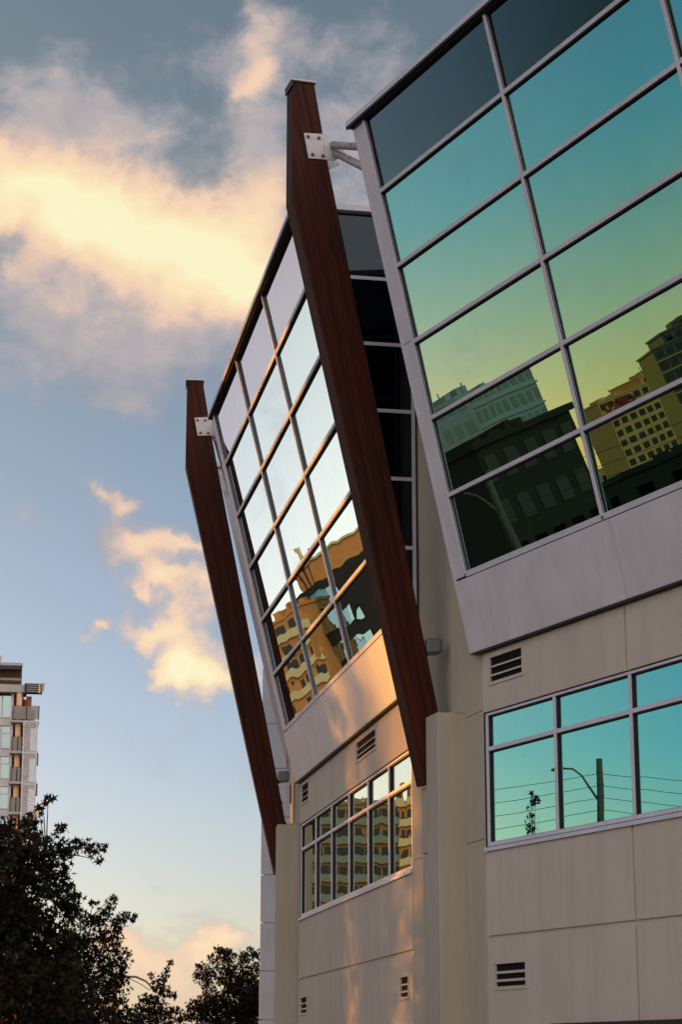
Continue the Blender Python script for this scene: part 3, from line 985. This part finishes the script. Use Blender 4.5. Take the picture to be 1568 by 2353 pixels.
A = [(20, 1960, 85), (105, 1965, 62), (155, 1950, 26), (185, 1945, 24), (212, 1950, 22), (236, 1945, 14), (225, 1975, 12), (72, 1885, 22), (88, 1862, 15), (110, 1833, 12), (98, 1845, 10),
     (60, 1905, 30), (125, 2030, 55), (50, 2080, 110), (150, 2075, 34), (172, 2060, 18), (165, 2100, 26), (140, 1905, 18), (40, 2180, 110), (-40, 1960, 90), (-60, 2100, 130), (-90, 2280, 160), (60, 2320, 130), (120, 2140, 40)]
A2 = [(x, y, r) for x, y, r in A] + [(40, 2250, 90), (110, 2290, 100), (20, 2050, 80), (160, 2180, 50), (10, 2330, 90), (150, 2340, 90), (0, 2150, 90), (95, 2210, 60), (70, 2000, 45), (15, 1900, 28)]
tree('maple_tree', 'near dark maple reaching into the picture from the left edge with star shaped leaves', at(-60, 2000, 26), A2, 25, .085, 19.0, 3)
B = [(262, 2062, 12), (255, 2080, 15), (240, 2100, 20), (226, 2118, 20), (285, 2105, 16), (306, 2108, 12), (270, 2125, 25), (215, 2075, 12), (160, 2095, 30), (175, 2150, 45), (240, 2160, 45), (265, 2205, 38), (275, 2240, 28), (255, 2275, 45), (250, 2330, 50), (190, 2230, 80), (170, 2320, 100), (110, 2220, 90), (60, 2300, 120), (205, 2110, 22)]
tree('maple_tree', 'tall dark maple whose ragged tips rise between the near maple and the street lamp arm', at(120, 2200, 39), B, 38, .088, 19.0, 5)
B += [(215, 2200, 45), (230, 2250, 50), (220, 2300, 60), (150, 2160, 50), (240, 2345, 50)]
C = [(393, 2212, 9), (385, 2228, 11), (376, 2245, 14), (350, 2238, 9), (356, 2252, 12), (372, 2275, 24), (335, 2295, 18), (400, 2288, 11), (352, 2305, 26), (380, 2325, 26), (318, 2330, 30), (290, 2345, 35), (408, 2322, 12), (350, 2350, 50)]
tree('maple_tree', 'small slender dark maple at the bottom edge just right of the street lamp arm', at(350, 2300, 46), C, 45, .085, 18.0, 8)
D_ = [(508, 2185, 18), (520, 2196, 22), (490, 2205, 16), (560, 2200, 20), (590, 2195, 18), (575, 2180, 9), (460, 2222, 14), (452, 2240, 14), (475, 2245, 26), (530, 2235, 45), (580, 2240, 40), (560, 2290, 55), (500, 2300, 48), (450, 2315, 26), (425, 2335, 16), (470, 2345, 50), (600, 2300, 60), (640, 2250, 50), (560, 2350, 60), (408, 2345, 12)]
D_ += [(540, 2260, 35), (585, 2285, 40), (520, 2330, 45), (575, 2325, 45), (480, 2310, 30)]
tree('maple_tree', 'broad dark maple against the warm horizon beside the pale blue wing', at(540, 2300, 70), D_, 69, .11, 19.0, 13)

# street lamp arm and a roof pole between the trees
M_lampgold = mat('street_lamp_paint', metal_paint((.42, .26, .10), .4, .4))
b = at(262, 2300, 55)
sl_ = thing('street_lamp', 'thin curved street lamp arm showing between two maples', 'street lamp', (b.x, b.y, 0))
q = MB(); q.tube([Vector((b.x, b.y, 0)), Vector((b.x, b.y, at(262, 2248, 55).z))], [.09, .06], 10); q.build('pole', M_lampgold, sl_)
q = MB(); q.tube([at(262, 2248, 55), at(285, 2244, 55), at(312, 2244, 55), at(335, 2254, 55), at(350, 2270, 55)], [.03, .03, .028, .025, .022], 8)
q.tube([at(290, 2245, 55), at(318, 2258, 55), at(345, 2275, 55)], .012, 6); q.build('arm', M_lampgold, sl_)
q = MB(); e0, e1 = at(348, 2268, 55), at(362, 2276, 55); q.tube([e0, e1], [.05, .09], 10); q.build('lamp_head', M_lampgold, sl_)
b = at(475, 2260, 90)
ch = thing('chimney_pole', 'slim grey pole rising above the broad maple', 'pole', (b.x, b.y, 0))
q = MB(); q.tube([Vector((b.x, b.y, 0)), Vector((b.x, b.y, at(475, 2215, 90).z))], .075, 10); q.build('pole', M_alu, ch)
q = MB(); q.tube([Vector((b.x, b.y, at(475, 2217, 90).z)), Vector((b.x, b.y, at(475, 2213, 90).z))], .10, 10); q.build('pole_cap', M_alu, ch)


# ============================================================ the other side of the street
def dirp(o, azd, dist, z=0.0):
    return Vector((o[0] + dist * math.sin(R(azd)), o[1] + dist * math.cos(R(azd)), z))


def block(name, label, a, b, depth, z1, m_wall, m_win, cols, rows, z0=0.0, wz=.55, wx=.6, zb=None, band=None, group=None, rail=None):
    """office or flats between plan points a and b (front edge), windows on the front and the two flanks"""
    a = Vector(a); b = Vector(b); a.z = b.z = 0
    U = (b - a); ln = U.length; U /= ln
    N = Vector((-U.y, U.x, 0))
    mid = (a + b) / 2
    if N.dot(Vector((0, 30, 0)) - mid) < 0: N = -N            # outward = towards our building
    root = thing(name, label, 'building', tuple(mid), group)
    def F(t, o, z): return a + U * t + N * o + Vector((0, 0, z))
    w_ = MB(); w_.box(F, 0, ln, -depth, 0, 0, z1)
    wo_ = w_.build('wall', m_wall, root)
    rf_ = MB(); rf_.box(F, -.3, ln + .3, -depth - .3, .3, z1 + .002, z1 + .5); rf_.build('roof', m_wall, root)
    zb = zb if zb is not None else 3.0
    ch_ = (z1 - zb) / rows; cw = ln / cols
    wn = 0
    rq = random.Random(int(ln * 10) + cols)
    for k in range(4):
        e = MB(); x_ = rq.uniform(.08, .8) * ln; w__ = rq.uniform(.05, .14) * ln; h__ = rq.uniform(.02, .055) * z1
        e.box(F, x_, x_ + w__, -depth * .6, -depth * .2, z1 + .5, z1 + .5 + h__); e.build('roof_plant', m_wall, root)
    e = MB(); x_ = rq.uniform(.2, .8) * ln; e.tube([F(x_, -depth * .4, z1 + .5), F(x_, -depth * .4, z1 + .5 + z1 * .09)], .09, 6); e.build('antenna', M_gasket, root)
    wi = MB()
    many = cols * rows > 100
    for r in range(rows):
        for c in range(cols):
            x0 = c * cw + cw * (1 - wx) / 2; z0_ = zb + r * ch_ + ch_ * (1 - wz) / 2
            if many: tgt = wi
            else: tgt = MB()
            tgt.box(F, x0, x0 + cw * wx, .003, .06, z0_, z0_ + ch_ * wz)
            if not many: tgt.build('window', m_win, root)
    if many: tag(wi.build('window_grid', m_win, root), kind='stuff')
    if band:
        bd = MB()
        for r in range(rows):
            z_ = zb + r * ch_
            bd.box(F, -.2, ln + .2, .001, band[0], z_ - .12, z_ + .12)
        bd.build('floor_slab', band[1], root)
    if rail:
        rl = MB()
        for r in range(rows):
            z_ = zb + r * ch_
            rl.box(F, 0, ln, rail[0] - .04, rail[0], z_ + .12, z_ + 1.1)
        rl.build('railing', rail[1], root)
    return root, F, ln


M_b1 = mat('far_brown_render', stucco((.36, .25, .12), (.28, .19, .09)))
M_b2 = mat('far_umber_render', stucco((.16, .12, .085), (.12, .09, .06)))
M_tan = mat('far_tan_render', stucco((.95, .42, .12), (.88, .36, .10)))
M_org = mat('far_sunlit_tint_render', stucco((.80, .34, .085), (.70, .28, .07)))  # orange stands in for low sunlight that these faces do not receive
M_yel = mat('far_sunlit_tint_railing', stucco((.90, .74, .34), (.84, .62, .24)))  # yellow stands in for sunlight on the balcony glass
M_dkg = mat('far_dark_cladding', stucco((.040, .034, .022), (.028, .024, .016)))
M_grn = mat('far_green_cladding', stucco((.40, .40, .36), (.33, .34, .31)))
M_dw = mat('far_window', glass((.022, .026, .022), (.07, .075, .07), .1, .9, (.02, .02, .015)))
M_gw = mat('far_green_window', glass((.08, .11, .10), (.3, .34, .32), .1, .9, (.06, .09, .08)))
M_tealw = mat('far_teal_window', glass((.30, .50, .50), (.6, .7, .7), .1, .9, (.10, .17, .16)))
M_red = mat('red_sign_paint', lambda t: pbsdf(t, (.30, .012, .010), .6))
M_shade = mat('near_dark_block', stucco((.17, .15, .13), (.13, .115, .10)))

# unseen blocks added to shade the facade; low sun passes only the slot between
SP = lambda q_, p_: Vector((q_ * .70711 - p_ * .70711, q_ * .70711 + p_ * .70711, 0))
block('sun_blocker', 'unseen block added across the street to shade the facade, near side of the sun slot', SP(16.6, 56), SP(24.05, 56), 9, 24, M_shade, M_dw, 4, 6, band=(.15, M_shade))
block('sun_blocker', 'unseen block added across the street to shade the facade, far side of the sun slot', SP(27.5, 74), SP(32.6, 74), 8, 25, M_shade, M_dw, 4, 6, band=(.15, M_shade))
# unseen tree added in the slot to break up the sun patch
al = []
rg = random.Random(4)
TPp = 43.0
for k in range(290):
    q_ = rg.uniform(23.7, 28.2); u_ = rg.random(); z_ = 3.6 + 4.5 * u_ ** 1.1
    p_ = SP(q_, TPp + rg.uniform(-1.2, 1.2)); al.append((Vector((p_.x, p_.y, z_)), rg.uniform(.17, .31)))
for k in range(18):
    q_ = rg.uniform(26.9, 27.9); z_ = rg.uniform(8.0, 12.5 + (q_ - 27.5) * 3)
    p_ = SP(q_, TPp + rg.uniform(-1.0, 1.0)); al.append((Vector((p_.x, p_.y, z_)), rg.uniform(.22, .42)))
pb = SP(26.2, TPp)
tree('sun_mask_tree', 'unseen tree added in the sun slot across the street to dapple the light', (pb.x, pb.y), [], 50, .14, 7.0, 21, extra=al, group='trees across the street')

al = []  # second added crown, higher up, thins the sun on the upper rows
for k in range(75):
    q_ = rg.uniform(23.8, 28.0); z_ = 15.2 + 9 * rg.random() ** .8
    p_ = SP(q_, 63 + rg.uniform(-1.5, 1.5)); al.append((Vector((p_.x, p_.y, z_)), rg.uniform(.35, .75)))
pb = SP(26.0, 63)
tree('sun_mask_tree', 'tall unseen tree added behind the lower one to dim the sun on the upper bay', (pb.x, pb.y), [], 60, .2, 5.0, 41, extra=al, group='trees across the street')

# seen in the middle bay: flats, a block with sunlight coloured in orange and a dark round tower, about 300 m along the street
OM = (.1, 38.0)
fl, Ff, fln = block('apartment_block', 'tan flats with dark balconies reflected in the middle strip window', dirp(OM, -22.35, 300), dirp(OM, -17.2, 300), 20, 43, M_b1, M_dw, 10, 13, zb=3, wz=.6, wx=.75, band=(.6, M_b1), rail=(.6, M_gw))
ob, Fo, oln = block('apartment_block', 'flats with sunset light coloured into orange walls and yellow balconies reflected in the middle bay', dirp(OM, -24.15, 292), dirp(OM, -22.3, 300), 18, 46, M_org, M_dw, 4, 13, zb=4, wz=.55, wx=.55, band=(.5, M_yel), rail=(.5, M_yel))
rt = thing('round_tower', 'dark round tower with teal windows and penthouse coloured sunlit orange reflected in the middle bay', 'building', tuple(dirp(OM, -27.3, 305)))
c0 = dirp(OM, -27.3, 305); rad = 305 * math.tan(R(3.25))
def ring(mb, r, z0, z1, n=48):
    k = len(mb.v)
    for z in (z0, z1):
        for i in range(n):
            th = 2 * math.pi * i / n; mb.v.append(c0 + Vector((r * math.cos(th), r * math.sin(th), z)))
    for i in range(n):
        j = (i + 1) % n; mb.f.append((k + i, k + j, k + n + j, k + n + i))
    mb.f.append(tuple(range(k + n, k + 2 * n)))
x = MB(); ring(x, rad, 0, 48.6); x.build('wall', M_dkg, rt, smooth=False)
x = MB(); ring(x, rad - 1.5, 48.6, 52.2); x.build('penthouse', M_org, rt)
x = MB(); ring(x, rad - 1.1, 52.2, 52.6); x.build('roof', M_yel, rt)
face = math.atan2(OM[1] - c0.y, OM[0] - c0.x)
for r in range(9):
    for s in (-1, 1):
        th0 = face + s * .80; wv = MB()
        k = 5
        for i in range(k):
            a0 = th0 + (i - k / 2) * .095; a1 = a0 + .090
            z0_, z1_ = 44.4 - 5.0 * r, 47.2 - 5.0 * r
            P_ = [c0 + Vector(((rad + o_) * math.cos(t_), (rad + o_) * math.sin(t_), z_)) for z_ in (z0_, z1_) for (t_, o_) in ((a0, .02), (a1, .02), (a1, .3), (a0, .3))]
            wv.hexa([P_[0], P_[1], P_[2], P_[3], P_[4], P_[5], P_[6], P_[7]])
        wv.build('window', M_tealw, rt)
x = MB(); p_ = c0 + Vector((math.cos(face + 1.2) * (rad - 2), math.sin(face + 1.2) * (rad - 2), 0)); x.tube([p_ + Vector((0, 0, 52)), p_ + Vector((0, 0, 55.5))], .5, 8); x.build('chimney', M_yel, rt)
for j in range(3):
    x = MB(); th = face + .9 + .13 * j; p_ = c0 + Vector((math.cos(th) * (rad - 1.3), math.sin(th) * (rad - 1.3), 0)); x.tube([p_ + Vector((0, 0, 48)), p_ + Vector((0, 0, 54 - j * .6))], .12, 6); x.build('antenna', M_dkg, rt)

# seen in the nearest bay: glass office, dark block, tan block with red sign, brown tower, far hill
OR = (1.6, 28.0)
block('glass_office', 'green glass office reflected at the left of the nearest bay', dirp(OR, -62.35, 224), dirp(OR, -60.2, 220), 30, 25.6, M_grn, M_gw, 9, 9, zb=2, wz=.55, wx=.6, band=(.2, M_grn))
block('glass_office', 'lower stepped green office beside the taller green glass one', dirp(OR, -60.15, 219), dirp(OR, -56.5, 224), 30, 25.4, M_grn, M_gw, 10, 8, zb=2, wz=.55, wx=.6)
block('dark_block', 'near black block reflected low in the nearest bay', dirp(OR, -63.15, 118), dirp(OR, -59.6, 112), 20, 14.3, M_dkg, M_dw, 5, 4, zb=2)
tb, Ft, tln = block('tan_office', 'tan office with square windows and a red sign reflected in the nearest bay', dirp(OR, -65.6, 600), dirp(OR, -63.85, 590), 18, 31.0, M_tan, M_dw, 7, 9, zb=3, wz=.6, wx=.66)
block('tan_office', 'slim tan stair tower rising beside the red sign', dirp(OR, -65.9, 604), dirp(OR, -65.2, 598), 14, 33.5, M_tan, M_dw, 2, 10, zb=3, wz=.55, wx=.45)
block('brown_tower', 'brown flats with stepped top reflected at the right edge of the nearest bay', dirp(OR, -70.5, 480), dirp(OR, -65.9, 470), 20, 33.0, M_b2, M_dw, 14, 10, zb=3, wz=.55, wx=.7, band=(.6, M_tan))
block('brown_tower', 'top storeys set back above the brown flats', dirp(OR, -69.5, 492), dirp(OR, -66.3, 484), 16, 36.5, M_b2, M_dw, 8, 12, zb=3, wz=.5, wx=.6, band=(.6, M_tan))
# red sign on the tan block: ring, slanted strokes, ring
sg = MB()
side = 1 if (Ft(tln, 0, 0) - Ft(0, 0, 0)).x > 0 else -1
zc = 28.9
def sgn_ring(t0, wv_, hv, slant):
    n = 22
    for i in range(n):
        a0, a1 = 2 * math.pi * i / n, 2 * math.pi * (i + 1) / n
        pts = []
        for aa, k_ in ((a0, 1), (a1, 1), (a1, .52), (a0, .52)):
            tt = t0 + wv_ * k_ * math.cos(aa) + slant * hv * k_ * math.sin(aa); z_ = zc + hv * k_ * math.sin(aa)
            pts.append((tt, z_))
        sg.prism(pts, lambda p: Ft(p[0], .08, p[1]), lambda p: Ft(p[0], .4, p[1]))
sgn_ring(tln - 3.0, 1.5, 1.45, 0); sgn_ring(tln - 10.6, 1.6, 1.45, .25)
def stroke(t0, z0, t1, z1, wd=.45):
    sg.prism([(t0 - wd, z0), (t0 + wd, z0), (t1 + wd, z1), (t1 - wd, z1)], lambda p: Ft(p[0], .08, p[1]), lambda p: Ft(p[0], .4, p[1]))
stroke(tln - 5.4, zc - 1.4, tln - 6.6, zc + .2); stroke(tln - 5.2, zc + 1.2, tln - 6.4, zc + .1)
stroke(tln - 7.2, zc - 1.3, tln - 8.6, zc + 1.4, .6); stroke(tln - 8.6, zc - 1.3, tln - 7.0, zc + 1.3, .5); stroke(tln - 9.0, zc - 1.2, tln - 8.9, zc + 1.4, .4)
sg.build('sign', M_red, tb)
# low dark roofs and trees
block('low_house_row', 'row of low dark houses reflected along the foot of the nearest bay', dirp(OR, -72, 150), dirp(OR, -62.6, 150), 14, 8.6, M_dkg, M_dw, 8, 2, zb=1, wz=.4, wx=.4)
block('church', 'small church with two pointed spires far across the city', dirp(OR, -63.65, 700), dirp(OR, -62.9, 700), 14, 13.5, M_tan, M_dw, 4, 1, zb=3)
for k_, aa in enumerate((-63.45, -63.25)):
    par = bpy.data.objects['church']
    x = MB(); c_ = dirp(OR, aa, 698)
    x.hexa([c_ + Vector((sx * 1.4, sy * 1.4, z_)) for z_ in (13,) for sx, sy in ((-1, -1), (1, -1), (1, 1), (-1, 1))] + [c_ + Vector((sx * .1, sy * .1, 20.0 - k_)) for sx, sy in ((-1, -1), (1, -1), (1, 1), (-1, 1))])
    x.build('spire', M_tan, par)
# hill
hl = MB(); n = 60; rows_ = 6
def hz(i): return 40 + 45 * noise.noise(Vector((i * .13, 1.7, 0))) + 25 * noise.noise(Vector((i * .4, 3.1, 0)))
for r in range(rows_):
    for i in range(n):
        a_ = -90 + 70 * i / (n - 1); h_ = max(0, hz(i)) * math.sin(math.pi * r / (rows_ - 1)) if r < rows_ - 1 else 0
        hl.v.append(dirp(OR, a_, 2800 + 260 * r, max(-1, h_)))
for r in range(rows_ - 1):
    for i in range(n - 1):
        hl.f.append((r * n + i, r * n + i + 1, (r + 1) * n + i + 1, (r + 1) * n + i))
tag(hl.build('hills', mat('far_hill', stucco((.20, .25, .27), (.16, .21, .24))), smooth=True), kind='structure')

# utility pole, street lamp, wires and a small tree across the street (seen in the strip window)
OWn = (2.9, 28.2)
pp = dirp(OWn, -60.35, 35)
up = thing('utility_pole', 'weathered wooden utility pole reflected in the near strip window', 'pole', (pp.x, pp.y, 0))
M_pole = mat('weathered_pole', stucco((.20, .17, .12), (.14, .12, .08)))
x = MB(); x.tube([pp, pp + Vector((0, 0, 10.7))], [.13, .095], 12); x.build('pole', M_pole, up)
x = MB()
for k in range(7):
    x.tube([pp + Vector((-.16, 0, 8.2 + .35 * k)), pp + Vector((.16, 0, 8.2 + .35 * k))], .035, 8)
x.build('insulator', M_pole, up)
tdir = Vector((math.sin(R(-59.7 + 90)), math.cos(R(-59.7 + 90)), 0))    # across the view, to the real right
lm = MB(); lm.tube([pp + Vector((0, 0, 9.35)), pp + tdir * .25 + Vector((0, 0, 9.75)), pp + tdir * .52 + Vector((0, 0, 10.2)), pp + tdir * .85 + Vector((0, 0, 10.43)), pp + tdir * 1.2 + Vector((0, 0, 10.44))], [.035, .035, .03, .03, .03], 8)
lm.build('lamp_arm', M_pole, up)
x = MB(); x.tube([pp + tdir * 1.1 + Vector((0, 0, 10.44)), pp + tdir * 1.25 + Vector((0, 0, 10.46)), pp + tdir * 1.5 + Vector((0, 0, 10.40))], [.04, .07, .04], 10); x.build('lamp_head', M_pole, up)
wr_lab = ['topmost', 'second from the top', 'third from the top', 'fourth from the top', 'lowest']
for k in range(5):
    z_ = 10.25 - .36 * k
    for sgn_, word in ((1, 'north'), (-1, 'south')):
        e_ = pp + tdir * sgn_ * 24 + Vector((0, 0, z_ + (-.5 if sgn_ > 0 else .1)))
        s_ = pp + Vector((0, 0, z_)); pts = []
        for i in range(13):
            f = i / 12; q = s_.lerp(e_, f); q.z -= 4 * .75 * f * (1 - f) * (1.0 + .12 * k); pts.append(q)
        x = MB(); x.tube([p for p in pts], .009, 5)
        tag(x.build('overhead_wire', M_gasket, None, origin=s_), 'overhead wire, %s on the utility pole, reflected %s of it' % (wr_lab[k], 'left' if sgn_ > 0 else 'right'), 'wire', 'wires on the utility pole')
tp = dirp((2.4, 29.2), -57.95, 30)
tcl = [(Vector((tp.x, tp.y, z_)), r_) for z_, r_ in ((9.15, .14), (8.95, .22), (8.7, .25), (8.4, .3), (8.0, .4), (7.5, .55), (6.8, .8), (6.0, .9))]
tree('young_tree', 'slim young tree top reflected in the first pane of the near strip window', (tp.x, tp.y), [], 30, .17, 3.5, 31, extra=tcl, group='trees across the street')
